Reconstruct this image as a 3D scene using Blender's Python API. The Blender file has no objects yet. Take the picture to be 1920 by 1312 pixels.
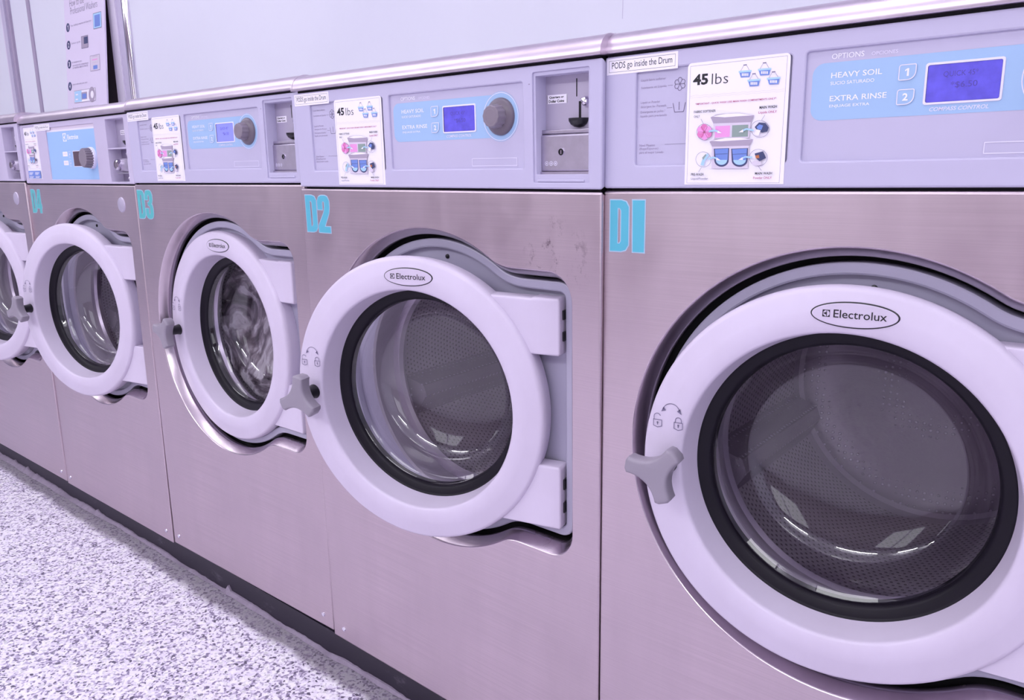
import bpy, bmesh, math, random
from mathutils import Vector, Matrix
from mathutils.geometry import tessellate_polygon
PI = math.pi
sc = bpy.context.scene
col = sc.collection

# ------------------------------------------------------------------ camera
CAM = Vector((0.64958, -1.00860, 1.15538)); YAW, PIT, ROL = -0.69194, -0.22733, -0.00646
_f = Vector((math.sin(YAW)*math.cos(PIT), math.cos(YAW)*math.cos(PIT), math.sin(PIT)))
_r = Vector((math.cos(YAW), -math.sin(YAW), 0)); _u = _r.cross(_f)
_rr = _r*math.cos(ROL)+_u*math.sin(ROL); _uu = -_r*math.sin(ROL)+_u*math.cos(ROL)
cd = bpy.data.cameras.new('camera'); cam = bpy.data.objects.new('camera', cd); col.objects.link(cam)
cam.matrix_world = Matrix(((_rr.x, _uu.x, -_f.x, CAM.x), (_rr.y, _uu.y, -_f.y, CAM.y), (_rr.z, _uu.z, -_f.z, CAM.z), (0, 0, 0, 1)))
cd.sensor_width = 36; cd.sensor_fit = 'HORIZONTAL'; cd.lens = 1471.985*36/1920; cd.clip_start = 0.02
sc.camera = cam

# ------------------------------------------------------------------ light and exposure
sc.view_settings.view_transform = 'Standard'; sc.view_settings.look = 'None'
sc.view_settings.gamma = 1; sc.view_settings.use_curve_mapping = False
sc.view_settings.exposure = 0.0
wd = bpy.data.worlds.new('daylight'); sc.world = wd; wd.use_nodes = True
wd.node_tree.nodes['Background'].inputs[0].default_value = (0.88, 0.87, 0.98, 1)
wd.node_tree.nodes['Background'].inputs[1].default_value = 2.0
LAMP = (0.955, 0.97, 0.985)
LAMPS = [(x, y) for y in (-0.5, -2.7) for x in (-4.2, -2.2, -0.2, 1.9)]
LAMP_W = {-0.5: 4.5, -2.7: 27.0}; FILL_UP = 11.0

# ------------------------------------------------------------------ materials
def mat(name, c, rough=0.5, metal=0.0, spec=0.5, emit=None, coat=0.0):
    m = bpy.data.materials.new(name); m.use_nodes = True
    b = m.node_tree.nodes['Principled BSDF']
    b.inputs['Base Color'].default_value = (*c, 1); b.inputs['Roughness'].default_value = rough
    b.inputs['Metallic'].default_value = metal; b.inputs['Specular IOR Level'].default_value = spec
    if coat: b.inputs['Coat Weight'].default_value = coat; b.inputs['Coat Roughness'].default_value = 0.08
    if emit: b.inputs['Emission Color'].default_value = (*emit[0], 1); b.inputs['Emission Strength'].default_value = emit[1]
    return m
def nd(m, t, **kw):
    n = m.node_tree.nodes.new(t)
    for k, v in kw.items(): setattr(n, k, v)
    return n
def lk(m, a, b): m.node_tree.links.new(a, b)
def coords(m, scale, space='Object'):
    tc = nd(m, 'ShaderNodeTexCoord'); mp = nd(m, 'ShaderNodeMapping'); mp.inputs['Scale'].default_value = scale
    lk(m, tc.outputs[space], mp.inputs['Vector']); return mp.outputs['Vector']
def noise(m, vec, scale=1.0, detail=3.0, rough=0.5):
    n = nd(m, 'ShaderNodeTexNoise'); n.inputs['Scale'].default_value = scale; n.inputs['Detail'].default_value = detail
    n.inputs['Roughness'].default_value = rough; lk(m, vec, n.inputs['Vector']); return n.outputs['Fac']
def ramp(m, fac, stops):
    r = nd(m, 'ShaderNodeValToRGB'); e = r.color_ramp.elements
    while len(e) < len(stops): e.new(0.5)
    for i, (p, c) in enumerate(stops):
        e[i].position = p; e[i].color = (*c, 1) if len(c) == 3 else c
    lk(m, fac, r.inputs['Fac']); return r.outputs['Color']
def rng(m, fac, a, b, c, d):
    n = nd(m, 'ShaderNodeMapRange'); lk(m, fac, n.inputs['Value'])
    for k, v in zip(('From Min', 'From Max', 'To Min', 'To Max'), (a, b, c, d)): n.inputs[k].default_value = v
    return n.outputs['Result']
def math_(m, op, a, b=None, c=None):
    n = nd(m, 'ShaderNodeMath', operation=op)
    for i, x in enumerate((a, b, c)):
        if x is None: continue
        if isinstance(x, (int, float)): n.inputs[i].default_value = x
        else: lk(m, x, n.inputs[i])
    return n.outputs[0]
def mixc(m, fac, a, b, mode='MIX'):
    n = nd(m, 'ShaderNodeMix', data_type='RGBA', blend_type=mode)
    if isinstance(fac, (int, float)): n.inputs[0].default_value = fac
    else: lk(m, fac, n.inputs[0])
    for i, x in ((6, a), (7, b)):
        if isinstance(x, tuple): n.inputs[i].default_value = (*x, 1)
        else: lk(m, x, n.inputs[i])
    return n.outputs[2]
def bump(m, h, strength, dist=0.002):
    b = nd(m, 'ShaderNodeBump'); b.inputs['Strength'].default_value = strength; b.inputs['Distance'].default_value = dist
    lk(m, h, b.inputs['Height']); lk(m, b.outputs['Normal'], m.node_tree.nodes['Principled BSDF'].inputs['Normal'])
def P(m): return m.node_tree.nodes['Principled BSDF'].inputs

def steel(name, c, r0, r1, brush=(3, 3, 420), smear=True, bs=0.12):
    m = mat(name, c, r0, 1.0)
    fine = noise(m, coords(m, brush), 1.0, 4, 0.6)
    big = noise(m, coords(m, (5, 5, 5)), 1.0, 4, 0.6)
    wipe = noise(m, coords(m, (14, 14, 2.2)), 1.0, 3, 0.6)
    s = math_(m, 'ADD', math_(m, 'MULTIPLY', big, 0.6), math_(m, 'MULTIPLY', wipe, 0.4))
    lk(m, rng(m, s, 0.35, 0.65, r0, r1), P(m)['Roughness'])
    cc = mixc(m, rng(m, s, 0.35, 0.68, 0, 1), tuple(x*0.90 for x in c), tuple(min(1, x*1.06) for x in c))
    cc = mixc(m, rng(m, fine, 0.35, 0.7, 0, 0.5), cc, tuple(x*0.80 for x in c))
    lk(m, cc, P(m)['Base Color'])
    bump(m, fine, bs, 0.0006)
    return m
STEEL = steel('brushed_steel', (0.62, 0.515, 0.565), 0.27, 0.42)
STEEL_SCUFF = steel('scuffed_brushed_steel', (0.62, 0.515, 0.565), 0.27, 0.42)
def _scuff(m):
    tc = nd(m, 'ShaderNodeTexCoord'); vm = nd(m, 'ShaderNodeVectorMath', operation='DISTANCE'); lk(m, tc.outputs['Object'], vm.inputs[0]); vm.inputs[1].default_value = (0.287, 0.0, 1.016)
    near = rng(m, vm.outputs['Value'], 0.030, 0.075, 1, 0)
    n = noise(m, coords(m, (34, 34, 22)), 1.0, 8, 0.78)
    k = math_(m, 'MULTIPLY', near, rng(m, n, 0.535, 0.62, 0, 0.85))
    b = P(m)['Base Color']; src = b.links[0].from_socket
    lk(m, mixc(m, k, src, (0.13, 0.085, 0.11)), b)
_scuff(STEEL_SCUFF)
STEEL_TRIM = steel('steel_trim', (0.70, 0.61, 0.70), 0.31, 0.36, (2, 60, 60), bs=0.0)
STEEL_RIM = steel('polished_steel', (0.62, 0.53, 0.59), 0.20, 0.28, (30, 30, 30), bs=0.02)
STEEL_BOX = steel('cast_steel', (0.55, 0.50, 0.60), 0.25, 0.42, (60, 60, 60), bs=0.25)
CHROME = mat('chrome', (0.80, 0.76, 0.85), 0.08, 1.0)
WHITE = mat('white_plastic', (0.66, 0.585, 0.74), 0.38)
_n = noise(WHITE, coords(WHITE, (6, 6, 3)), 1.0, 5, 0.65)
lk(WHITE, mixc(WHITE, rng(WHITE, _n, 0.4, 0.75, 0, 0.5), (0.67, 0.595, 0.75), (0.57, 0.495, 0.62)), P(WHITE)['Base Color'])
PANEL = mat('fascia_plastic', (0.54, 0.505, 0.69), 0.42)
PANEL_OLD = mat('older_fascia_plastic', (0.57, 0.51, 0.68), 0.42)
SURR = mat('grey_plastic', (0.42, 0.395, 0.52), 0.32)
GREY = mat('handle_plastic', (0.30, 0.265, 0.33), 0.33)
RUBBER = mat('black_rubber', (0.007, 0.005, 0.011), 0.42, spec=0.22)
DARK = mat('dark_gap', (0.004, 0.003, 0.006), 0.8)
BLACKP = mat('black_plastic', (0.012, 0.011, 0.016), 0.3)
KNOB = mat('knob_plastic', (0.24, 0.20, 0.25), 0.36)
KNOB2 = mat('knob_ring_plastic', (0.155, 0.125, 0.165), 0.34)
BLUE = mat('blue_print', (0.36, 0.53, 0.80), 0.4)
BLUE4 = mat('blue_film', (0.34, 0.54, 0.86), 0.4)
INKW = mat('white_ink', (0.92, 0.90, 1.0), 0.5)
INKL = mat('pale_ink', (0.80, 0.76, 0.94), 0.5)
INKG = mat('grey_ink', (0.18, 0.15, 0.26), 0.5)
INKGL = mat('light_grey_ink', (0.31, 0.26, 0.40), 0.5)
INKK = mat('black_ink', (0.010, 0.008, 0.014), 0.5)
INKR = mat('red_ink', (0.45, 0.03, 0.16), 0.5)
PAPER = mat('paper', (0.93, 0.88, 0.98), 0.45)
PINK = mat('pink_ink', (0.85, 0.34, 0.72), 0.5)
PINK2 = mat('deep_pink_ink', (0.75, 0.20, 0.50), 0.5)
GREEN = mat('green_ink', (0.28, 0.36, 0.34), 0.5)
MBLUE = mat('blue_ink', (0.17, 0.27, 0.68), 0.5)
LBLUE = mat('light_blue_ink', (0.42, 0.66, 0.92), 0.5)
NAVY = mat('navy_ink', (0.05, 0.06, 0.16), 0.5)
MAUVE = mat('mauve_ink', (0.42, 0.35, 0.47), 0.5)
MAUVE2 = mat('pale_mauve_ink', (0.70, 0.62, 0.75), 0.5)
ORANGE = mat('orange_ink', (0.55, 0.17, 0.06), 0.5)
CYAN = mat('cyan_vinyl', (0.10, 0.47, 0.62), 0.35)
TEAL = mat('teal_vinyl', (0.09, 0.47, 0.50), 0.35)
CYANL = mat('pale_cyan_vinyl', (0.42, 0.58, 0.76), 0.35)
LCD = mat('lit_display', (0.05, 0.04, 0.25), 0.15, emit=((0.16, 0.13, 0.88), 0.62))
_n = noise(LCD, coords(LCD, (60, 60, 60)), 1.0, 3)
lk(LCD, rng(LCD, _n, 0.3, 0.7, 0.50, 0.74), P(LCD)['Emission Strength'])
LCD3 = mat('bright_lit_display', (0.10, 0.10, 0.35), 0.15, emit=((0.27, 0.29, 1.0), 0.78))
LCDTXT = mat('display_characters', (0.03, 0.02, 0.12), 0.3, emit=((0.10, 0.07, 0.50), 0.6))
WINDOWK = mat('dark_window_film', (0.10, 0.055, 0.075), 0.2)
STEELD = mat('dull_coin_plate', (0.50, 0.45, 0.58), 0.40, 0.35)

# drum: steel with rows of dimples
DRUM = mat('perforated_drum_steel', (0.40, 0.34, 0.40), 0.42, 0.35)
def dots(m, su, sv, rad):
    tc = nd(m, 'ShaderNodeTexCoord'); sp = nd(m, 'ShaderNodeSeparateXYZ'); lk(m, tc.outputs['UV'], sp.inputs[0])
    v = math_(m, 'MULTIPLY', sp.outputs[1], sv); row = math_(m, 'FLOOR', v)
    par = math_(m, 'MULTIPLY', math_(m, 'MODULO', row, 2.0), 0.5)
    u = math_(m, 'ADD', math_(m, 'MULTIPLY', sp.outputs[0], su), par)
    du = math_(m, 'SUBTRACT', math_(m, 'FRACT', u), 0.5); dv = math_(m, 'SUBTRACT', math_(m, 'FRACT', v), 0.5)
    d = math_(m, 'SQRT', math_(m, 'ADD', math_(m, 'MULTIPLY', du, du), math_(m, 'MULTIPLY', dv, dv)))
    return rng(m, d, rad*0.6, rad, 1.0, 0.0)
_d = dots(DRUM, 150, 40, 0.28)
lk(DRUM, mixc(DRUM, _d, (0.80, 0.72, 0.83), (0.36, 0.30, 0.38)), P(DRUM)['Base Color'])
bump(DRUM, _d, 0.6, 0.004)
DRUMB = mat('drum_back_steel', (0.34, 0.29, 0.36), 0.42, 0.4)
_tc = nd(DRUMB, 'ShaderNodeTexCoord'); _v = nd(DRUMB, 'ShaderNodeTexVoronoi'); _v.inputs['Scale'].default_value = 80; _v.inputs['Randomness'].default_value = 0.15
lk(DRUMB, _tc.outputs['Object'], _v.inputs['Vector'])
_d = rng(DRUMB, _v.outputs['Distance'], 0.16, 0.26, 1, 0)
lk(DRUMB, mixc(DRUMB, _d, (0.50, 0.43, 0.54), (0.85, 0.78, 0.92)), P(DRUMB)['Base Color'])
bump(DRUMB, _d, 0.5, 0.003)
LIP = mat('drum_lip_steel', (0.72, 0.65, 0.76), 0.3, 0.6)
TUB = mat('tub_seal', (0.62, 0.57, 0.66), 0.35)

def glass(name, tint, rough=0.0, ior=1.62):
    m = bpy.data.materials.new(name); m.use_nodes = True
    nt = m.node_tree; nt.nodes.clear()
    o = nt.nodes.new('ShaderNodeOutputMaterial'); mx = nt.nodes.new('ShaderNodeMixShader')
    tr = nt.nodes.new('ShaderNodeBsdfTransparent'); tr.inputs[0].default_value = (*tint, 1)
    gl = nt.nodes.new('ShaderNodeBsdfGlossy'); gl.inputs['Roughness'].default_value = rough; gl.inputs[0].default_value = (1, 1, 1, 1)
    fr = nt.nodes.new('ShaderNodeFresnel'); fr.inputs['IOR'].default_value = ior
    nt.links.new(fr.outputs[0], mx.inputs[0]); nt.links.new(tr.outputs[0], mx.inputs[1]); nt.links.new(gl.outputs[0], mx.inputs[2])
    nt.links.new(mx.outputs[0], o.inputs[0]); return m
GLASS = glass('door_glass', (0.92, 0.90, 0.94), 0.02, 1.75)

# room surfaces
WALLM = mat('painted_wall', (0.74, 0.72, 0.92), 0.6)
_n = noise(WALLM, coords(WALLM, (1.2, 1.2, 1.2)), 1.0, 5, 0.6)
lk(WALLM, mixc(WALLM, rng(WALLM, _n, 0.3, 0.7, 0, 1), (0.73, 0.735, 0.84), (0.77, 0.775, 0.87)), P(WALLM)['Base Color'])
bump(WALLM, noise(WALLM, coords(WALLM, (60, 60, 60)), 1.0, 3), 0.05, 0.001)
CEILM = mat('ceiling_paint', (0.88, 0.86, 0.92), 0.7)
OPPW = mat('opposite_wall_paint', (0.40, 0.33, 0.37), 0.6)
TRIMW = mat('white_trim_paint', (0.76, 0.70, 0.84), 0.4)
TRIMG = mat('grey_trim_paint', (0.55, 0.50, 0.66), 0.45)
TRIMS = mat('mauve_trim_paint', (0.40, 0.34, 0.47), 0.45)
SHADEK = mat('dark_brown_shade', (0.055, 0.035, 0.045), 0.6)
BOARDP = mat('board_print', (0.76, 0.68, 0.86), 0.45)
CURB = mat('black_curb_paint', (0.030, 0.024, 0.042), 0.45)
_n = noise(CURB, coords(CURB, (7, 7, 16)), 1.0, 6, 0.7)
lk(CURB, mixc(CURB, rng(CURB, _n, 0.60, 0.72, 0, 1), (0.020, 0.015, 0.030), (0.10, 0.085, 0.12)), P(CURB)['Base Color'])
MORTAR = mat('grey_mortar', (0.27, 0.22, 0.29), 0.8)
_n = noise(MORTAR, coords(MORTAR, (40, 40, 40)), 1.0, 5, 0.7)
lk(MORTAR, mixc(MORTAR, _n, (0.17, 0.13, 0.19), (0.38, 0.32, 0.42)), P(MORTAR)['Base Color'])
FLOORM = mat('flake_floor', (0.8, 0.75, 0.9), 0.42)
def _floor(m):
    tc = nd(m, 'ShaderNodeTexCoord')
    v1 = nd(m, 'ShaderNodeTexVoronoi'); v1.inputs['Scale'].default_value = 185; lk(m, tc.outputs['Object'], v1.inputs['Vector'])
    v2 = nd(m, 'ShaderNodeTexVoronoi'); v2.inputs['Scale'].default_value = 88; lk(m, tc.outputs['Object'], v2.inputs['Vector'])
    s1 = nd(m, 'ShaderNodeSeparateColor'); lk(m, v1.outputs['Color'], s1.inputs[0])
    s2 = nd(m, 'ShaderNodeSeparateColor'); lk(m, v2.outputs['Color'], s2.inputs[0])
    c = ramp(m, s1.outputs[0], [(0.0, (0.88, 0.83, 0.94)), (0.38, (0.80, 0.73, 0.88)), (0.58, (0.52, 0.45, 0.62)), (0.78, (0.27, 0.22, 0.36)), (0.93, (0.10, 0.08, 0.14))])
    r = m.node_tree.nodes[-1]
    for n in m.node_tree.nodes:
        if n.type == 'VALTORGB': n.color_ramp.interpolation = 'CONSTANT'
    dk = math_(m, 'GREATER_THAN', s2.outputs[1], 0.87)
    ds = math_(m, 'LESS_THAN', v2.outputs['Distance'], 0.42)
    c = mixc(m, math_(m, 'MULTIPLY', math_(m, 'MULTIPLY', dk, ds), 0.8), c, (0.13, 0.11, 0.18))
    wh = math_(m, 'LESS_THAN', s2.outputs[2], 0.25)
    c = mixc(m, math_(m, 'MULTIPLY', wh, 0.6), c, (0.99, 0.96, 1.0))
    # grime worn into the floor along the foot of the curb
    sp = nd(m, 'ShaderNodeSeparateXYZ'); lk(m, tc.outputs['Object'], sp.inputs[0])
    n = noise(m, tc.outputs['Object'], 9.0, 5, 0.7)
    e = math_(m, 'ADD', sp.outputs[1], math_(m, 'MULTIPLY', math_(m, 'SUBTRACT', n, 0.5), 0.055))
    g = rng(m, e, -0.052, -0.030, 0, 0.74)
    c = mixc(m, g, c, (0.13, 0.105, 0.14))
    lk(m, c, P(m)['Base Color'])
    bump(m, v1.outputs['Distance'], 0.15, 0.001)
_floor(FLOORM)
SUDS = mat('soapy_fabric', (0.5, 0.45, 0.5), 0.55)
_n = noise(SUDS, coords(SUDS, (16, 16, 9)), 1.0, 7, 0.72)
_w = nd(SUDS, 'ShaderNodeTexNoise'); _w.inputs['Scale'].default_value = 13; _w.inputs['Detail'].default_value = 6; _w.inputs['Distortion'].default_value = 1.8
lk(SUDS, coords(SUDS, (1.0, 1.0, 0.6)), _w.inputs['Vector'])
lk(SUDS, ramp(SUDS, _w.outputs['Fac'], [(0.33, (0.03, 0.02, 0.03)), (0.44, (0.22, 0.18, 0.22)), (0.51, (0.55, 0.48, 0.55)), (0.56, (0.98, 0.95, 1.0)), (0.66, (0.80, 0.74, 0.82)), (0.74, (0.25, 0.2, 0.26))]), P(SUDS)['Base Color'])
bump(SUDS, _w.outputs['Fac'], 0.8, 0.02)

# ------------------------------------------------------------------ mesh building
_tcache = {}
def text_geo(s, bold=0.0, shear=0.0, res=3):
    k = (s, bold, shear, res)
    if k not in _tcache:
        cu = bpy.data.curves.new('t', 'FONT'); cu.body = s; cu.offset = bold; cu.shear = shear; cu.resolution_u = res
        o = bpy.data.objects.new('t', cu); col.objects.link(o)
        dg = bpy.context.evaluated_depsgraph_get(); dg.update()
        me = bpy.data.meshes.new_from_object(o.evaluated_get(dg))
        v = [(a.co.x, a.co.y) for a in me.vertices]; f = [tuple(p.vertices) for p in me.polygons]
        bpy.data.objects.remove(o); bpy.data.curves.remove(cu); bpy.data.meshes.remove(me)
        _tcache[k] = (v, f)
    return _tcache[k]

def area2(l): return sum(l[i-1][0]*l[i][1]-l[i][0]*l[i-1][1] for i in range(len(l)))
def ccw(l): return list(l) if area2(l) > 0 else list(l)[::-1]
def offset(l, d):
    """inward offset of a closed ccw loop"""
    n = len(l); out = []
    for i in range(n):
        a, b, c = l[i-1], l[i], l[(i+1) % n]
        e1 = Vector((b[0]-a[0], b[1]-a[1])); e2 = Vector((c[0]-b[0], c[1]-b[1]))
        if e1.length < 1e-9: e1 = e2
        if e2.length < 1e-9: e2 = e1
        n1 = Vector((-e1.y, e1.x)).normalized(); n2 = Vector((-e2.y, e2.x)).normalized()
        m = n1+n2; m.normalize(); k = max(0.5, m.dot(n1))
        out.append((b[0]+m.x*d/k, b[1]+m.y*d/k))
    return out
def rrect(x0, z0, x1, z1, r=0.0, n=5):
    if not isinstance(r, (tuple, list)) and r <= 0: return [(x0, z0), (x1, z0), (x1, z1), (x0, z1)]
    rs = r if isinstance(r, (tuple, list)) else (r,)*4   # bl, br, tr, tl
    o = []
    for (cx, cz, a0, q) in ((x0+rs[0], z0+rs[0], PI, rs[0]), (x1-rs[1], z0+rs[1], 1.5*PI, rs[1]), (x1-rs[2], z1-rs[2], 0, rs[2]), (x0+rs[3], z1-rs[3], PI/2, rs[3])):
        if q <= 0: o.append((cx, cz)); continue
        for i in range(n+1):
            a = a0+PI/2*i/n; o.append((cx+q*math.cos(a), cz+q*math.sin(a)))
    return o
def circ(cx, cz, r, n=32, rz=None, a0=0.0):
    rz = r if rz is None else rz
    return [(cx+r*math.cos(a0+2*PI*i/n), cz+rz*math.sin(a0+2*PI*i/n)) for i in range(n)]

class MB:
    def __init__(s, dx=0.0, dy=0.0, dz=0.0): s.v = []; s.f = []; s.m = []; s.s = []; s.mats = []; s.o = (dx, dy, dz); s.uv = {}
    def mi(s, m):
        if m not in s.mats: s.mats.append(m)
        return s.mats.index(m)
    def add(s, pts): b = len(s.v); s.v += [(p[0]-s.o[0], p[1]-s.o[1], p[2]-s.o[2]) for p in pts]; return b
    def face(s, idx, m, sm=False): s.f.append(tuple(idx)); s.m.append(s.mi(m)); s.s.append(sm)
    def poly(s, pts, m, sm=False): b = s.add(pts); s.face(range(b, b+len(pts)), m, sm)
    def sheet(s, outer, holes, y, m, flip=False):
        """flat face towards -y with holes"""
        loops = [outer]+list(holes); flatl = [p for l in loops for p in l]
        b = s.add([(p[0], y, p[1]) for p in flatl])
        for t in tessellate_polygon([[Vector((p[0], p[1], 0)) for p in l] for l in loops]):
            a = area2([flatl[i] for i in t])
            if abs(a) < 1e-14: continue
            t = t if (a > 0) != flip else t[::-1]
            s.face([b+i for i in t], m)
    def strip(s, la, lb, m, sm=True, closed=True):
        n = len(la); b = s.add(list(la)+list(lb))
        for i in range(n if closed else n-1):
            j = (i+1) % n; s.face((b+i, b+j, b+n+j, b+n+i), m, sm)
    def loops(s, seq, m, sm=True):
        """seq of (loop2d, y)"""
        n = len(seq[0][0]); bs = [s.add([(p[0], y, p[1]) for p in l]) for l, y in seq]
        for a, b in zip(bs, bs[1:]):
            for i in range(n):
                j = (i+1) % n; s.face((a+j, a+i, b+i, b+j), m, sm)
    def slab(s, loop, yf, yb, fil, m, holes=(), front=True, seg=3, side_in=0.0, back=False):
        loop = ccw(loop)
        seq = []
        for i in range(seg+1):
            a = PI/2*i/seg; seq.append((offset(loop, fil*(1-math.sin(a))), yf+fil*(1-math.cos(a))))
        if front: s.sheet(seq[0][0], holes, yf, m)
        seq.append((offset(loop, side_in) if side_in else loop, yb)); s.loops(seq, m)
        if back: s.sheet(seq[-1][0], [], yb, m, flip=True)
        return seq
    def recess(s, loop, y0, depth, m, fil=0.0012, draft=0.0, floor=True, mf=None):
        """loop = hole edge at y0; walls go to +y"""
        loop = ccw(loop); seq = []
        for i in range(3):
            a = PI/2*i/2; seq.append((offset(loop, fil*math.sin(a)), y0+fil*(1-math.cos(a))))
        seq.append((offset(loop, fil+draft), y0+depth))
        s.loops([(l[::-1], y) for l, y in seq], m)
        if floor: s.sheet(seq[-1][0], [], y0+depth, mf or m)
        return seq[-1][0]
    def lathe(s, prof, cu, cz, n, m, sm=True, cap0=False, cap1=False, uv=False):
        """prof of (r, y) ordered so that surface normal points out on the left of travel"""
        bs = [s.add([(cu+r*math.cos(2*PI*i/n), y, cz+r*math.sin(2*PI*i/n)) for i in range(n)]) for r, y in prof]
        for q, (a, b) in enumerate(zip(bs, bs[1:])):
            for i in range(n):
                j = (i+1) % n
                if uv: s.uv[len(s.f)] = [((i+1)/n, q/(len(bs)-1)), (i/n, q/(len(bs)-1)), (i/n, (q+1)/(len(bs)-1)), ((i+1)/n, (q+1)/(len(bs)-1))]
                s.face((a+j, a+i, b+i, b+j), m, sm)
        if cap0: s.face([bs[0]+i for i in range(n)], m)
        if cap1: s.face([bs[-1]+n-1-i for i in range(n)], m)
    def box(s, x0, x1, y0, y1, z0, z1, m):
        b = s.add([(x0, y0, z0), (x1, y0, z0), (x1, y1, z0), (x0, y1, z0), (x0, y0, z1), (x1, y0, z1), (x1, y1, z1), (x0, y1, z1)])
        for f in ((0, 3, 2, 1), (4, 5, 6, 7), (0, 1, 5, 4), (1, 2, 6, 5), (2, 3, 7, 6), (3, 0, 4, 7)): s.face([b+i for i in f], m)
    def flat(s, pts, y, m): s.sheet(ccw(pts), [], y, m)
    def ring(s, loop, w, y, m): l = ccw(loop); s.sheet(l, [offset(l, w)], y, m)
    def line(s, a, b, w, y, m):
        d = Vector((b[0]-a[0], b[1]-a[1])); n = Vector((-d.y, d.x)).normalized()*w/2
        s.flat([(a[0]-n.x, a[1]-n.y), (b[0]-n.x, b[1]-n.y), (b[0]+n.x, b[1]+n.y), (a[0]+n.x, a[1]+n.y)], y, m)
    def pline(s, pts, w, y, m):
        for a, b in zip(pts, pts[1:]): s.line(a, b, w, y, m)
    def one(s, u, z0, z1, w, y, m):
        h = z1-z0; s.flat([(u-w*0.1, z0), (u+w*0.5, z0), (u+w*0.5, z1), (u, z1), (u-w*0.7, z1-h*0.20), (u-w*0.7, z1-h*0.38), (u-w*0.1, z1-h*0.24)], y, m)
    def text(s, t, box, y, m, bold=0.0, shear=0.0, fn=None, res=3):
        """fill the box (u0, z0, u1, z1) of the text's own bounds; fn maps (u, z) first if given"""
        v, f = text_geo(t, bold, shear, res)
        xs = [p[0] for p in v]; ys = [p[1] for p in v]; x0, x1, y0, y1 = min(xs), max(xs), min(ys), max(ys)
        pts = [(box[0]+(p[0]-x0)/(x1-x0)*(box[2]-box[0]), box[1]+(p[1]-y0)/(y1-y0)*(box[3]-box[1])) for p in v]
        if fn: pts = [fn(*p) for p in pts]
        b = s.add([(p[0], y, p[1]) for p in pts])
        for q in f:
            q = list(q)
            if area2([pts[i] for i in q]) < 0: q.reverse()
            s.face([b+i for i in q], m)
    def build(s, name, parent=None, weld=False, loc=None, angle=38):
        me = bpy.data.meshes.new(name); me.from_pydata(s.v, [], s.f)
        for m in s.mats: me.materials.append(m)
        me.polygons.foreach_set('material_index', s.m); me.polygons.foreach_set('use_smooth', s.s)
        if s.uv:
            ul = me.uv_layers.new(name='UVMap')
            for p in me.polygons:
                if p.index in s.uv:
                    for li, q in zip(p.loop_indices, s.uv[p.index]): ul.data[li].uv = q
        me.update()
        if weld:
            bm = bmesh.new(); bm.from_mesh(me); bmesh.ops.remove_doubles(bm, verts=bm.verts, dist=2e-5); bm.to_mesh(me); bm.free()
        if any(s.s): me.set_sharp_from_angle(angle=math.radians(angle))
        o = bpy.data.objects.new(name, me); col.objects.link(o)
        if parent: o.parent = parent
        if loc: o.location = loc
        return o
def thing(name, label, cat, group=None, loc=(0, 0, 0)):
    o = bpy.data.objects.new(name, None); col.objects.link(o); o.location = loc; o.empty_display_size = 0.1
    tag(o, label, cat, group); return o
def tag(o, label=None, cat=None, group=None, kind=None):
    for k, v in (('label', label), ('category', cat), ('group', group), ('kind', kind)):
        if v: o[k] = v
    return o
def dup(root):
    r = root.copy(); col.objects.link(r)
    def kids(src, dst):
        for ch in list(src.children):
            c = ch.copy(); col.objects.link(c); c.parent = dst; kids(ch, c)
    kids(root, r); return r
def child(root, name):
    for c in root.children:
        if c.name.split('.')[0] == name: return c

# ------------------------------------------------------------------ the room
WY = 0.70      # wall behind the washers
def struct(name, mb): o = mb.build(name); o['kind'] = 'structure'; return o
mb = MB(); mb.box(-8, 4, -5, WY+0.1, -0.08, 0, FLOORM); struct('floor', mb)
mb = MB(); mb.box(-8, 4, WY, WY+0.1, 0, 2.8, WALLM)
mb.box(-0.4185, -0.4175, WY-0.0006, WY, 1.5, 2.8, TRIMG)
struct('wall_back', mb)
mb = MB(); mb.box(-8, 4, -5, WY+0.1, 2.8, 2.88, CEILM); struct('ceiling', mb)
mb = MB(); mb.box(-8.1, -8, -5, WY+0.1, 0, 2.8, WALLM); struct('wall_left', mb)
mb = MB(); mb.box(4, 4.1, -5, WY+0.1, 0, 2.8, WALLM); struct('wall_right', mb)
# wall across the room, windows added for daylight and a bright reflection on D1
WX = [(-7.6, -6.2), (-2.5, -0.95), (1.5, 3.5)]
mb = MB(); xs = -8
for a, b in WX:
    mb.box(xs, a, -5.1, -5, 0, 2.8, OPPW); mb.box(a, b, -5.1, -5, 0, 0.7, OPPW); mb.box(a, b, -5.1, -5, 2.4, 2.8, OPPW); xs = b
mb.box(xs, 4, -5.1, -5, 0, 2.8, OPPW); struct('wall_front', mb)
for i, (a, b) in enumerate(WX):
    mb = MB()
    for q in ((a, a+0.05), ((a+b)/2-0.03, (a+b)/2+0.03), (b-0.05, b)): mb.box(q[0], q[1], -5.09, -5.01, 0.75, 2.35, TRIMW)
    mb.box(a, b, -5.09, -5.01, 0.7, 0.75, TRIMW); mb.box(a, b, -5.09, -5.01, 2.35, 2.4, TRIMW); struct('added_window_%d' % (i+1), mb)
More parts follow.
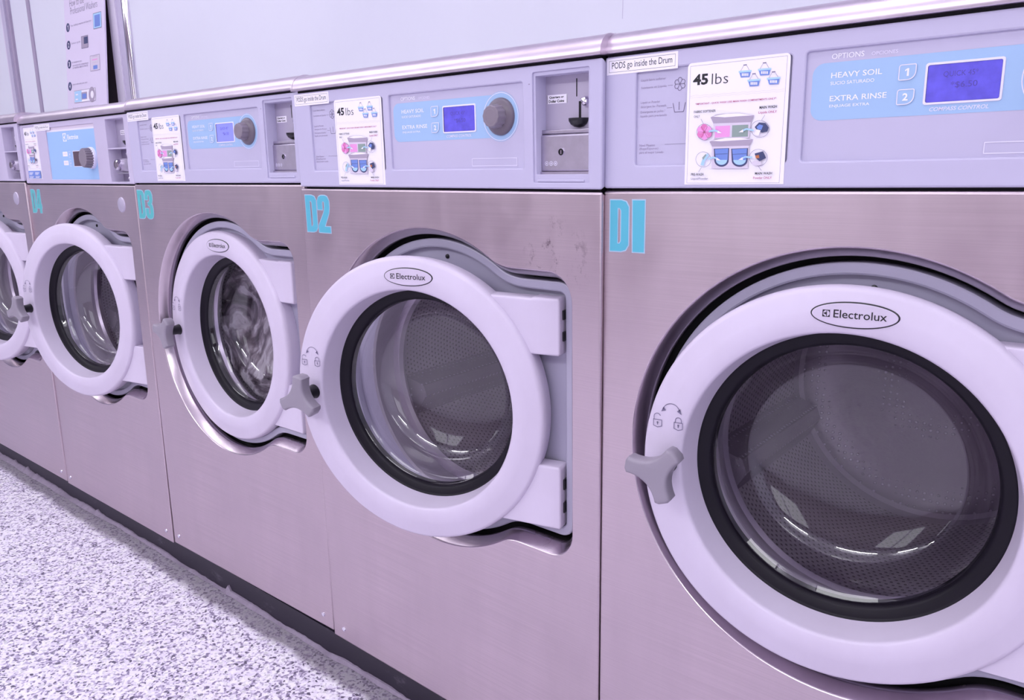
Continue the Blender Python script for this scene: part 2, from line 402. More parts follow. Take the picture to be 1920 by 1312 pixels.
# joint strips and casing on the wall behind the washers
mb = MB(); X0 = -2.25
def vstrip(mb, a, b, t, m, z0=0.9, z1=2.8): mb.box(X0+a, X0+b, WY-t, WY, z0, z1, m)
vstrip(mb, -1.985, -1.945, 0.012, TRIMW); vstrip(mb, -1.945, -1.90, 0.022, TRIMG); vstrip(mb, -1.90, -1.868, 0.012, TRIMS); struct('trim_1', mb)
mb = MB(); vstrip(mb, -1.652, -1.618, 0.006, TRIMS); struct('trim_2', mb)
mb = MB(); vstrip(mb, -1.02, -0.757, 0.002, SHADEK); struct('shade_strip', mb)  # dark strip that colours in the shade behind the leaning board
mb = MB(); vstrip(mb, -0.757, -0.690, 0.016, TRIMW); vstrip(mb, -0.690, -0.634, 0.010, TRIMG); struct('trim_4', mb)
mb = MB(); n = 14
prof = [(X0-0.612+0.022*math.cos(PI*i/n), WY-0.024*math.sin(PI*i/n)) for i in range(n+1)]
mb.strip([(p[0], p[1], 0.9) for p in prof], [(p[0], p[1], 2.8) for p in prof], CHROME, True, False); struct('trim_5', mb)
# black painted curb the washers stand on, ragged mortar along its foot
mb = MB(); mb.box(-6, 2.2, 0.020, 0.66, 0, 0.066, CURB); struct('trim_6', mb)
mb = MB(); random.seed(4); xs = [-6+i*0.012 for i in range(int(8.2/0.012)+1)]; h = 0.008; hs = []; ds = []; d = 0.012
for x in xs:
    h += random.uniform(-0.0025, 0.0025); h = min(max(h, 0.0005), 0.009)
    if random.random() < 0.06: h = random.uniform(0.0, 0.024)
    d += random.uniform(-0.002, 0.002); d = min(max(d, 0.006), 0.022)
    hs.append(h); ds.append(d)
mb.strip([(x, 0.020-q, 0.0012) for x, q in zip(xs, ds)], [(x, 0.0185-0.004*min(1, k/0.01), k+0.001) for x, k in zip(xs, hs)], MORTAR, True, False)
mb.strip([(x, 0.0185-0.004*min(1, k/0.01), k+0.001) for x, k in zip(xs, hs)], [(x, 0.0202, k+0.001) for x, k in zip(xs, hs)], MORTAR, True, False)
struct('trim_7', mb)

# ceiling fluorescent fixtures
lamps = []
for i, (x, y) in enumerate(LAMPS):
    t = thing('ceiling_light', 'long fluorescent ceiling light fixture above the washer aisle', 'ceiling light', 'fluorescent fixtures on the ceiling', (x, y, 2.5))
    mb = MB(); mb.box(-0.62, 0.62, -0.16, 0.16, -0.05, 0, TRIMW); mb.build('housing', t)
    for e, z, rx in ((LAMP_W[y], -0.055, 0), (FILL_UP, 0.005, PI)):  # second, up-facing light is fill added to brighten the ceiling
        ld = bpy.data.lights.new('tube_and_fill', 'AREA'); ld.shape = 'RECTANGLE'; ld.size = 1.2; ld.size_y = 0.28
        ld.energy = e; ld.color = LAMP
        lo = bpy.data.objects.new('tube_and_fill', ld); col.objects.link(lo); lo.parent = t; lo.location = (0, 0, z); lo.rotation_euler = (rx, 0, 0)
    for x in (-0.5, 0.5):
        mb = MB(); mb.box(x-0.004, x+0.004, -0.004, 0.004, 0, 0.30, CHROME); mb.build('hanger_rod', t)

# ------------------------------------------------------------------ washer parts
W = 0.75; HW = 0.375
ZP, ZT, ZB = 1.1229, 1.3078, 0.0767          # panel/body gap, panel top, body bottom
DC = (0.360, 0.742)                           # door centre
HU, HY = 0.660, 0.030                         # door hinge

def bezel_loop():
    c = (0.364, 0.7475); R = 0.307; zt, zb, ur = 0.9975, 0.5035, 0.6950
    a = math.asin((zt-c[1])/R); jt = (c[0]+R*math.cos(a), zt)
    a2 = math.asin((zb-c[1])/R); jb = (c[0]+R*math.cos(a2), zb)
    pts = []
    N = 96; a_s, a_e = a+0.075, 2*PI+a2-0.075
    for i in range(N+1):
        q = a_s+(a_e-a_s)*i/N; pts.append((c[0]+R*math.cos(q), c[1]+R*math.sin(q)))
    def fillet(p0, cc, p1, n=6):
        return [((1-t)**2*p0[0]+2*t*(1-t)*cc[0]+t*t*p1[0], (1-t)**2*p0[1]+2*t*(1-t)*cc[1]+t*t*p1[1]) for t in [i/n for i in range(1, n)]]
    e = (jb[0]+0.028, zb); pts += fillet(pts[-1], jb, e)+[e]
    r = 0.050
    pts += [(ur-r+r*math.cos(1.5*PI+PI/2*i/8), zb+r+r*math.sin(1.5*PI+PI/2*i/8)) for i in range(9)]
    pts += [(ur-r+r*math.cos(PI/2*i/8), zt-r+r*math.sin(PI/2*i/8)) for i in range(9)]
    e = (jt[0]+0.028, zt); pts += [e]+fillet(e, jt, pts[0])
    return ccw(pts)
BZ = bezel_loop()

def make_body(root, flare=0.0):
    mb = MB(HW)
    g = 0.0016
    fr = [(u-(flare*(ZP-z)/(ZP-ZB) if u < 0.1 else 0), z) for u, z in rrect(g, ZB, W-g, ZP-0.0025, 0.003, 2)]
    mb.slab(fr, 0, 0.030, 0.0035, STEEL, holes=[BZ], side_in=0.010)
    # rim pressed around the door opening
    seq = [(BZ, 0), (offset(BZ, 0.0012), 0.0006), (offset(BZ, 0.0026), 0.0026), (offset(BZ, 0.013), 0.020), (offset(BZ, 0.0140), 0.0235), (offset(BZ, 0.0130), 0.036)]
    mb.loops([(l[::-1], y) for l, y in seq], STEEL_RIM)
    mb.box(0.016, W-0.016, 0.030, 0.640, ZB-0.006, ZB, DARK)
    # cabinet shell
    for x0, x1 in ((0.016, 0.020), (W-0.020, W-0.016)): mb.box(x0, x1, 0.028, 0.640, ZB, 1.330, STEELD)
    mb.box(0.016, W-0.016, 0.636, 0.640, ZB, 1.330, STEELD)
    mb.box(0.016, W-0.016, 0.045, 0.640, 1.330, 1.334, STEELD)
    mb.sheet(rrect(0.016, ZB, W-0.016, ZP), [circ(DC[0]+0.004, DC[1]+0.004, 0.226, 64)], 0.066, DARK)
    mb.build('cabinet', root)
    # dark strip in the joint under the fascia
    for u in (0.032, 0.712):
        mb = MB(HW); mb.lathe([(0.0062, 0.0), (0.0055, -0.0022), (0.003, -0.0034), (0.0006, -0.0037)][::-1], u, 0.1065, 14, CHROME, cap0=True); mb.build('screw', root)

def make_surround(root):
    mb = MB(HW)
    lo = offset(BZ, 0.0225)
    hole = circ(DC[0]+0.004, DC[1]+0.004, 0.224, 96)
    seq = [(offset(lo, 0.003), 0.0335), (offset(lo, 0.0008), 0.0345), (lo, 0.037), (lo, 0.060)]
    inner = offset(BZ, 0.036); inner2 = offset(BZ, 0.040)
    mb.sheet(seq[0][0], [inner], 0.0335, SURR); mb.loops(seq, SURR)
    mb.loops([(inner[::-1], 0.0335), (offset(BZ, 0.0385)[::-1], 0.0350), (inner2[::-1], 0.0480)], SURR)
    mb.sheet(inner2, [hole], 0.0480, SURR)
    mb.loops([(hole[::-1], 0.048), (offset(hole, 0.004)[::-1], 0.052), (offset(hole, 0.006)[::-1], 0.10)], TUB)
    o = mb.build('door_surround', root)
    mb = MB(HW); mb.lathe([(0.0045, 0.048), (0.004, 0.0455), (0.001, 0.0445)][::-1], 0.376, 0.9985, 12, BLACKP, cap0=True); mb.build('screw', o)
    return o

def make_drum(root):
    c = (DC[0]+0.004, DC[1]+0.004)
    mb = MB(HW)
    mb.lathe([(0.218, 0.10), (0.205, 0.104), (0.200, 0.112), (0.206, 0.122), (0.232, 0.128)], *c, 72, LIP)
    n = 72
    mb.lathe([(0.232, 0.128), (0.250, 0.145)], *c, n, LIP)
    mb.lathe([(0.250, 0.145), (0.250, 0.24), (0.250, 0.34), (0.250, 0.44), (0.250, 0.54)], *c, n, DRUM, uv=True)
    mb.lathe([(0.250, 0.54), (0.2460, 0.548), (0.2460, 0.556), (0.238, 0.562)], *c, n, LIP)
    mb.lathe([(0.238, 0.562), (0.225, 0.575), (0.15, 0.585), (0.09, 0.577), (0.03, 0.570), (0.001, 0.568)], *c, n, DRUMB)
    o = mb.build('drum', root)
    for k in range(3):
        a = math.radians(200+120*k); mb = MB(HW)
        ca, sa = math.cos(a), math.sin(a)
        pf = [(-0.048, 0.0), (-0.030, 0.024), (-0.012, 0.045), (0.012, 0.045), (0.030, 0.024), (0.048, 0.0)]
        la = [(c[0]+(0.249-h)*ca-t*sa, 0.150+h*0.3, c[1]+(0.249-h)*sa+t*ca) for t, h in pf]
        lb = [(c[0]+(0.249-h)*ca-t*sa, 0.535-h*0.2, c[1]+(0.249-h)*sa+t*ca) for t, h in pf]
        mb.strip(lb, la, DRUMB, True, False); mb.poly(la, DRUMB); mb.build('lifter', o)

def arc(cx, cz, r, a0, a1, n=12): return [(cx+r*math.cos(math.radians(a0+(a1-a0)*i/n)), cz+r*math.sin(math.radians(a0+(a1-a0)*i/n))) for i in range(n+1)]
def emblem(mb, u0, z0, s, y, m):
    """square trademark: outline square with a circle cut out of it, arrow inside"""
    sq = [(u0, z0), (u0+s, z0), (u0+s, z0+s), (u0, z0+s)]; c = (u0+s*0.52, z0+s*0.5)
    mb.sheet(sq, [circ(*c, s*0.44, 24)], y, m)
    mb.flat([(u0+s*0.10, z0+s*0.5), (u0+s*0.52, z0+s*0.30), (u0+s*0.52, z0+s*0.70)], y-0.00005, m)
    mb.flat([(u0+s*0.52, z0+s*0.06), (u0+s*0.60, z0+s*0.06), (u0+s*0.60, z0+s*0.94), (u0+s*0.52, z0+s*0.94)], y-0.00005, m)

def make_door(root, badge=True):
    ox, oy = HU-HW, HY; OY = HY+0.009        # the door stands 9 mm proud of its drawing plane
    mb = MB(HU, OY)
    R = 0.267; c = DC; yf = 0.0200
    prof = [(R-0.004, 0.060), (R, 0.034), (R-0.0005, 0.0295), (R-0.002, 0.0250), (R-0.0045, 0.0220), (R-0.008, 0.0203),
            (R-0.03, yf-0.0012), (0.236, yf-0.0016), (0.218, yf-0.0008), (0.2105, yf+0.0002), (0.2080, yf+0.0018), (0.2066, yf+0.0045), (0.2060, yf+0.0080), (0.1996, 0.0690), (0.1970, 0.080)]
    # surface seen from outside: travel from outer back to the inner back
    mb.lathe(prof[::-1], c[0], c[1], 128, WHITE)
    mb.lathe([(R-0.004, 0.060), (0.215, 0.060), (0.1970, 0.080)], c[0], c[1], 128, WHITE)
    door = mb.build('door', root, loc=(ox, oy, 0), weld=True, angle=50)
    # rubber gasket and glass bowl
    mb = MB(HU, OY)
    g = [(0.2000, 0.0665), (0.1985, 0.0682), (0.1965, 0.0695), (0.1920, 0.0700), (0.1900, 0.0718), (0.1865, 0.0724), (0.1835, 0.0755), (0.1815, 0.0790), (0.1800, 0.0920)]
    mb.lathe(g[::-1], c[0], c[1], 112, RUBBER); mb.build('door_gasket', door, weld=True)
    mb = MB(HU, OY)
    b = [(0.1812, 0.0800), (0.1795, 0.0830), (0.1740, 0.0880), (0.1695, 0.0970), (0.1630, 0.1100), (0.1590, 0.1300), (0.1500, 0.1450), (0.1360, 0.1550), (0.11, 0.162), (0.08, 0.167), (0.045, 0.170), (0.012, 0.171), (0.0005, 0.171)]
    mb.lathe(b[::-1], c[0], c[1], 96, GLASS); mb.build('door_glass', door, weld=True)
    # hinge covers
    for z0, z1 in ((0.8535, 0.9505), (0.5440, 0.6590)):
        mb = MB(HU, OY)
        al = [math.atan2(z-c[1], math.sqrt(max(0, 0.252**2-(z-c[1])**2))) for z in (z0, z1)]
        loop = [(c[0]+0.252*math.cos(al[0]+(al[1]-al[0])*i/8), c[1]+0.252*math.sin(al[0]+(al[1]-al[0])*i/8)) for i in range(8, -1, -1)]
        loop += rrect(0.60, z0, 0.6535, z1, 0.006, 4)[6:18]
        mb.slab(loop, 0.0285, 0.060, 0.004, WHITE)
        mb.build('hinge_cover', door, weld=True)
        for q in (0.25, 0.62):
            z = z0+(z1-z0)*q; mb = MB(HU, OY); mb.box(0.6530, 0.6565, 0.040, 0.056, z, z+(z1-z0)*0.16, BLACKP); mb.build('hinge_clip', door)
    # rotating handle on a dark spindle
    h = (0.134, 0.737); mb = MB(HU, OY)
    mb.lathe([(0.0145, 0.019), (0.0125, 0.010), (0.0125, -0.020)][::-1], *h, 20, BLACKP); mb.build('handle_spindle', door)
    mb = MB(HU, OY); pts = []
    tips = [172, 48, -70]
    for k, a in enumerate(tips):
        a = math.radians(a); nx = math.radians(tips[(k+1) % 3]); L = 0.0450; w = 0.0125
        d = Vector((math.cos(a), math.sin(a))); p = Vector((d.y, -d.x)); hc = Vector(h)
        for t, q in ((1.0, -0.55), (1.0, 0.55)): pass
        tip = [hc+d*L*0.93-p*-w, hc+d*L-p*-w*0.55, hc+d*L+p*-0.55*-1*w*-1, hc+d*L*0.93-p*w]
        tip = [hc+d*L*0.92+p*-w*-1, hc+d*L+p*w*0.5, hc+d*L-p*w*0.5, hc+d*L*0.92-p*w]
        pts.append((a, tip, d, p))
    loop = []
    order = sorted(pts, key=lambda t: t[0])
    for k in range(3):
        a, tip, d, p = order[k]; a2, tip2, d2, p2 = order[(k+1) % 3]
        loop += [(q.x, q.y) for q in tip]
        s = tip[-1]; e = tip2[0]; cc = Vector(h)+(d+d2)*0.0095
        for t in [i/9 for i in range(1, 9)]:
            q = s*(1-t)**2+cc*2*t*(1-t)+e*t*t; loop.append((q.x, q.y))
    loop = ccw(loop)
    seq = [(offset(loop, 0.0050), -0.0340), (offset(loop, 0.0030), -0.0335), (offset(loop, 0.0012), -0.0318), (loop, -0.0280), (offset(loop, 0.001), -0.0100)]
    mb.sheet(seq[0][0], [], -0.0340, GREY); mb.loops(seq, GREY); mb.sheet(seq[-1][0], [], -0.0100, GREY, flip=True)
    mb.build('door_handle', door, weld=True)
    # moulded lock symbols
    mb = MB(HU, OY); y = yf-0.0020; lw = 0.0010
    for cu, cz, op in ((0.1170, 0.7955, True), (0.1485, 0.7955, False)):
        bod = [(cu-0.0068, cz+0.0050), (cu-0.0068, cz-0.0050), (cu, cz-0.0072), (cu+0.0068, cz-0.0050), (cu+0.0068, cz+0.0050)]
        mb.ring(bod, lw, y, INKG)
        mb.flat(circ(cu, cz+0.0005, 0.0014, 10), y, INKG); mb.flat([(cu-0.0008, cz-0.003), (cu+0.0008, cz-0.003), (cu+0.0005, cz), (cu-0.0005, cz)], y, INKG)
        if op: mb.pline([(cu-0.0055, cz+0.0045)]+[(cu-0.0055, cz+0.009)]+arc(cu-0.0005, cz+0.0090, 0.0050, 180, 20), lw, y, INKG)
        else: mb.pline([(cu-0.0045, cz+0.0045)]+arc(cu, cz+0.0075, 0.0045, 180, 0)+[(cu+0.0045, cz+0.0045)], lw, y, INKG)
    ar = arc(0.1375, 0.8135, 0.0130, 165, 15, 14); mb.pline(ar, lw, y, INKG)
    mb.flat([(0.1222, 0.8130), (0.1255, 0.8205), (0.1295, 0.8160)], y, INKG); mb.flat([(0.1530, 0.8120), (0.1460, 0.8165), (0.1505, 0.8205)], y, INKG)
    mb.build('lock_symbols', door)
    if badge:
        mb = MB(HU, OY); cu, cz = 0.3690, 0.9735; y = yf-0.0022
        o1 = circ(cu, cz, 0.0512, 56, 0.0165)
        mb.slab(o1, y, yf+0.002, 0.0012, BLACKP); mb.slab(circ(cu, cz, 0.0494, 56, 0.0149), y-0.0006, yf, 0.0008, WHITE)
        emblem(mb, cu-0.0365, cz-0.0040, 0.0088, y-0.0009, INKK)
        mb.text('Electrolux', (cu-0.0235, cz-0.0042, cu+0.0370, cz+0.0058), y-0.0009, INKK, bold=0.006)
        mb.build('maker_badge', door)
    return door

def make_trim(root):
    mb = MB(HW); r = 0.0285; z0 = ZT+0.0030
    pf = [(0.030, z0+0.001), (-0.003, z0), (-0.0045, z0+0.0006), (-0.0050, z0+0.002)]
    pf += [(-0.0050+r*(1-math.cos(PI/2*i/12)), z0+0.002+r*math.sin(PI/2*i/12)) for i in range(1, 13)] + [(0.075, z0+0.002+r), (0.090, z0-0.002+r)]
    e = 0.0045
    def sec(u, k): return [(u, y-(k if i > 0 else 0), z+(k if i > 3 else 0)) for i, (y, z) in enumerate(pf)]
    mb.strip(sec(0.0022+e, 0), sec(W-0.0022-e, 0), STEEL_TRIM, True, False)
    for u0, u1 in ((0.0022, 0.0022+e), (W-0.0022-e, W-0.0022)):
        a, b = (u0, u1)
        mb.strip(sec(a, 0.0005), sec(b, 0.0005), STEEL_TRIM, True, False)
    mb.poly(sec(0.0022, 0.0005)[::-1], STEEL_TRIM); mb.poly(sec(W-0.0022, 0.0005), STEEL_TRIM)
    for u in (0.0022+e, W-0.0022-e):
        mb.strip(sec(u, 0), sec(u, 0.0005), STEEL_TRIM, False, False)
    return mb.build('top_trim', root, angle=30)

# ---- sticker artwork, laid out in its own 0-1 frame (s across, t down)
def art(u0, z0, u1, z1):
    """measured layout of the printed sheet -> panel coordinates"""
    def fn(X, Y):
        s = (X-75)/860; t = 0.5
        for _ in range(3):
            t = (Y-(185-93*s))/((1253-8*s)-(185-93*s)); xl = 95-40*t; xr = 975-55*t; s = (X-xl)/(xr-xl)
        return (u0+s*(u1-u0), z1-t*(z1-z0))
    return fn
def sticker_art(mb, box, y, simple=False):
    F = art(*box); k = [y]
    def yy(): k[0] -= 0.00003; return k[0]
    def fl(pts, m): mb.flat([F(*p) for p in pts], yy(), m)
    def ln(a, b, w, m): mb.line(F(*a), F(*b), w, yy(), m)
    def tx(t, X0, Y0, X1, Y1, h, m, bold=0.0):
        """baseline from (X0,Y0) to (X1,Y1), cap height h"""
        a = F(X0, Y0); b = F(X1, Y1); hh = F(X0, Y0-h)[1]-a[1]
        mb.text(t, (a[0], (a[1]+b[1])/2-(0.22*hh if any(q in t for q in 'qgpy') else 0), b[0], (a[1]+b[1])/2+hh), yy(), m, bold, res=2)
    l = ccw([F(118, 208), F(950, 118), F(887, 1235), F(78, 1240)]); mb.sheet(l, [offset(l, 0.00035)], yy(), INKGL)
    tx('45', 140, 372, 278, 366, 95, INKK, 0.035); tx('lbs', 310, 362, 455, 352, 92, INKK, -0.012)
    for X, Y in ((602, 272), (765, 255), (678, 348), (840, 333)):
        ln((X-38, Y-25), (X-10, Y-75), 0.0005, MAUVE); ln((X+38, Y-28), (X+10, Y-77), 0.0005, MAUVE); ln((X-14, Y-75), (X+14, Y-78), 0.0012, INKG)
        fl([(X-50, Y-18), (X+50, Y-26), (X+38, Y+28), (X-36, Y+32)], MBLUE); fl([(X-54, Y-24), (X+54, Y-33), (X+54, Y-18), (X-54, Y-9)], LBLUE)
        for q in (-24, -12, 0, 12, 24): fl([(X+q-4, Y-4), (X+q+4, Y-5), (X+q+4, Y+18), (X+q-4, Y+19)], PAPER)
    for d in (0, 16):
        mb.pline([F(110+i*20.5, 465+d-i*1.45+4*math.sin(i*1.55)) for i in range(41)], 0.00025, yy(), MAUVE2)
    tx('*IMPORTANT - QUICK WASH USES MAIN WASH COMPARTMENTS ONLY*', 167, 542, 862, 500, 19, INKR, 0.012)
    tx('FABRIC SOFTENER', 153, 615, 350, 602, 21, INKK, 0.01); tx('ONLY', 152, 656, 206, 652, 21, INKK, 0.0)
    tx('MAIN WASH', 726, 575, 868, 568, 24, INKK, 0.02); tx('Liquids ONLY', 718, 618, 868, 612, 22, INKR, 0.01)
    # dispenser drawers
    fl([(330, 702), (655, 690), (640, 832), (335, 838)], MAUVE2)
    fl([(305, 650), (350, 628), (440, 616), (560, 612), (684, 632), (655, 692), (330, 704)], MAUVE); fl([(318, 642), (440, 618), (560, 614), (672, 632), (560, 640), (430, 650)], PAPER)
    fl([(348, 728), (478, 722), (474, 822), (342, 830)], PINK); fl([(496, 720), (634, 714), (630, 820), (492, 824)], GREEN)
    fl([(318, 905), (640, 893), (628, 1104), (312, 1107)], MAUVE2)
    fl([(295, 866), (350, 842), (470, 828), (560, 826), (674, 844), (642, 900), (320, 910)], MAUVE); fl([(310, 858), (440, 832), (560, 828), (662, 844), (540, 852), (400, 862)], PAPER)
    for x0, x1 in ((334, 470), (488, 632)):
        cx = (x0+x1)/2; w = (x1-x0)/2
        fl([(x0, 928), (x1, 922), (x1-4, 1030)]+[(cx+(w-4)*math.cos(math.radians(a)), 1032+58*math.sin(math.radians(a))) for a in range(0, 181, 15)], NAVY)
        fl([(x0+8, 932), (x1-8, 926), (x1-14, 1030)]+[(cx+(w-18)*math.cos(math.radians(a)), 1030+44*math.sin(math.radians(a))) for a in range(0, 181, 15)], MBLUE)
        fl([(cx+(w-18)*math.cos(math.radians(a)), 1028+44*math.sin(math.radians(a))) for a in range(0, 181, 15)], LBLUE)
        ln((x0+14, 978), (x1-14, 972), 0.0005, NAVY)
    for cx, cy, r in ((250, 780, 72), (732, 752, 76), (240, 1025, 70), (720, 1007, 76)):
        lp = ccw([F(cx+r*math.cos(2*PI*i/28), cy+r*math.sin(2*PI*i/28)) for i in range(28)]); mb.sheet(lp, [offset(lp, 0.0004)], yy(), INKG)
    for i in range(6):
        a = 2*PI*i/6+0.5; fl([(250+40*math.cos(a)+31*math.cos(q), 780+40*math.sin(a)+31*math.sin(q)) for q in [2*PI*j/14 for j in range(14)]], PINK if i % 2 else PINK2)
    for i in range(6):
        a = 2*PI*i/6; ln((250, 780), (250+58*math.cos(a), 780+58*math.sin(a)), 0.0004, INKR)
    fl([(690, 735), (725, 695), (780, 700), (805, 740), (795, 775), (750, 785), (705, 760)], NAVY); fl([(705, 735), (730, 712), (760, 722), (745, 760), (715, 755)], MBLUE); fl([(690, 800), (705, 755), (740, 765), (722, 812)], PAPER)
    fl([(215, 1075), (240, 1000), (280, 970), (290, 990), (255, 1040), (245, 1080)], LBLUE); fl([(230, 1010), (262, 975), (270, 985), (240, 1030)], GREEN)
    fl([(690, 970), (760, 950), (785, 1010), (730, 1040), (700, 1010)], NAVY); fl([(695, 990), (725, 982), (730, 1010), (700, 1014)], ORANGE); fl([(660, 1060), (690, 1030), (740, 1040), (750, 1070), (700, 1082)], MAUVE2)
    for (a, b, c2, sgn) in (((292, 775), (345, 765), (408, 790), 1), ((682, 765), (620, 752), (555, 782), -1), ((285, 1020), (335, 1005), (398, 1032), 1), ((672, 1005), (610, 1000), (552, 1028), -1)):
        mb.pline([F(*a), F(*b), F(c2[0]-sgn*30, c2[1]-12)], 0.0022, yy(), LBLUE)
        fl([(c2[0]-sgn*36, c2[1]-26), c2, (c2[0]-sgn*40, c2[1])], PAPER)
    ln((222, 665), (245, 710), 0.0004, INKG); ln((775, 630), (748, 676), 0.0004, INKG); ln((225, 1096), (198, 1138), 0.0004, INKG); ln((722, 1083), (748, 1124), 0.0004, INKG)
    tx('PRE-WASH', 128, 1172, 243, 1170, 23, INKK, 0.02); tx('Liquid/Powder', 128, 1210, 285, 1206, 20, INKG, 0.01)
    tx('MAIN WASH', 694, 1160, 835, 1157, 22, INKK, 0.02); tx('Powder ONLY', 679, 1200, 833, 1197, 21, INKR, 0.01)

def pods(root, u0, z0, u1, z1, y):
    mb = MB(HW); mb.slab(rrect(u0, z0, u1, z1), y-0.0005, y, 0.0001, PAPER, seg=1)
    y -= 0.0006; mb.ring(rrect(u0+0.0038, z0+0.0032, u1-0.0038, z1-0.0032), 0.0004, y, INKK)
    mb.text('PODS go inside the Drum', (u0+0.0085, z0+0.0052, u1-0.0085, z1-0.0055), y, INKK, 0.002)
    mb.build('pods_label', root)

def coin_unit(fas, old=False):
    d = 0.030
    mb = MB(HW)      # back plate
    y = d-0.001
    if not old:
        mb.box(0.6225, 0.7255, y, y+0.004, 1.2130, 1.2935, STEELD)
        mb.box(0.6820, 0.6836, y-0.0004, y, 1.2600, 1.2860, DARK)
        mb.box(0.6868, 0.6908, y-0.0004, y, 1.2270, 1.2530, DARK)
        cp = mb.build('coin_plate', fas)
        mb = MB(HW); mb.slab(rrect(0.6265, 1.2520, 0.6655, 1.2650), y-0.0004, y, 0.0001, PAPER, seg=1)
        for u in (0.6272, 0.6648): mb.line((u, 1.2522), (u, 1.2648), 0.0007, y-0.0006, INKK)
        mb.text('Quarters or', (0.6310, 1.2592, 0.6590, 1.2632), y-0.0006, INKK, 0.03); mb.text('Dollar Coins', (0.6300, 1.2536, 0.6595, 1.2576), y-0.0006, INKK, 0.03)
        mb.build('coin_label', cp)
        mb = MB(HW); mb.lathe([(0.0001, y-0.010), (0.005, y-0.009), (0.0075, y-0.005), (0.008, y)], 0.7020, 1.2520, 18, CHROME); mb.build('reject_button', cp)
        mb = MB(HW); cup = [(0.0165, 0), (0.0160, -0.004), (0.0130, -0.009), (0.008, -0.0125), (0.001, -0.0140)]
        n = 20; cu, cz = 0.6880, 1.2285
        rows = [[(cu+r*math.cos(PI+PI*i/n), y+1.1*r*math.sin(PI+PI*i/n), cz+h) for i in range(n+1)] for r, h in cup]
        for a, b in zip(rows, rows[1:]): mb.strip(b, a, BLACKP, True, False)
        mb.poly(rows[0][::-1], BLACKP); mb.build('coin_return_cup', cp)
        mb = MB(HW)
        mb.slab(rrect(0.6235, 1.1500, 0.7225, 1.2060, 0.003, 3), 0.0150, 0.034, 0.003, STEEL_BOX)
        mb.slab(rrect(0.6225, 1.2065, 0.7225, 1.2130, 0.001, 2), 0.0180, 0.034, 0.0015, STEEL_BOX)
        mb.box(0.6235, 0.7225, 0.0130, 0.034, 1.1455, 1.1500, STEEL_BOX)
        bx = mb.build('coin_box', fas)
        mb = MB(HW)
        mb.lathe([(0.0052, 0.0132), (0.0056, 0.0142), (0.0056, 0.0152)], 0.6640, 1.1795, 20, CHROME, cap0=False); mb.flat(circ(0.6640, 1.1795, 0.0052, 20), 0.0140, DARK)
        mb.flat(rrect(0.6630, 1.1765, 0.6648, 1.1825), 0.0136, CHROME); mb.build('coin_box_lock', bx)
        mb = MB(HW)
        for i in range(3): mb.ring(circ(0.6355+0.0085*i, 1.1625, 0.0036, 8), 0.0008, 0.0148, INKL); mb.flat(circ(0.6355+0.0085*i, 1.1625, 0.0014, 6), 0.0148, INKL)
        mb.build('stamped_mark', bx)
    else:
        mb.box(0.6125, 0.7270, y, y+0.004, 1.2215, 1.3000, STEELD); mb.box(0.6830, 0.6842, y-0.0004, y, 1.2620, 1.2900, DARK); mb.box(0.6900, 0.6935, y-0.0004, y, 1.2350, 1.2600, DARK)
        cp = mb.build('coin_plate', fas)
        mb = MB(HW); mb.slab(rrect(0.6380, 1.2570, 0.6660, 1.2695), y-0.0004, y, 0.0001, PAPER, seg=1)
        mb.text('Quarters or', (0.6410, 1.2640, 0.6630, 1.2675), y-0.0006, INKG, 0.02); mb.text('Dollar Coins', (0.6410, 1.2590, 0.6630, 1.2625), y-0.0006, INKG, 0.02); mb.build('coin_label', cp)
        mb = MB(HW); mb.lathe([(0.0001, y-0.012), (0.004, y-0.011), (0.006, y-0.006), (0.0065, y)], 0.6960, 1.2620, 18, CHROME); mb.build('reject_button', cp)
        mb = MB(HW); cup = [(0.0180, 0), (0.0175, -0.004), (0.0140, -0.010), (0.008, -0.0145), (0.001, -0.0160)]
        n = 20; cu, cz = 0.6900, 1.2400
        rows = [[(cu+r*math.cos(PI+PI*i/n), y+1.1*r*math.sin(PI+PI*i/n), cz+h) for i in range(n+1)] for r, h in cup]
        for a, b in zip(rows, rows[1:]): mb.strip(b, a, BLACKP, True, False)
        mb.poly(rows[0][::-1], BLACKP); mb.build('coin_return_cup', cp)
        mb = MB(HW); mb.box(0.6125, 0.7270, 0.001, 0.034, 1.2180, 1.2215, PANEL_OLD); mb.build('divider_shelf', fas)
        mb = MB(HW); mb.box(0.6125, 0.7270, 0.036, 0.040, 1.1290, 1.2180, STEEL_BOX)
        mb.slab(rrect(0.6450, 1.1560, 0.7200, 1.1950, 0.008, 4), 0.0120, 0.038, 0.006, STEEL_BOX); mb.box(0.6350, 0.7240, 0.010, 0.037, 1.1520, 1.1560, STEEL_BOX)
        bx = mb.build('coin_box', fas)
        mb = MB(HW); mb.lathe([(0.0100, 0.001), (0.0145, 0.0025), (0.0150, 0.006), (0.0150, 0.020)], 0.6480, 1.1760, 22, CHROME); mb.flat(circ(0.6480, 1.1760, 0.0100, 20), 0.002, KNOB2); mb.build('coin_box_lock', bx)
        for z in (1.2060, 1.1400):
            mb = MB(HW); mb.lathe([(0.0001, 0.018), (0.005, 0.020), (0.0075, 0.026), (0.0080, 0.036)], 0.6800, z, 18, CHROME); mb.build('bolt', bx)

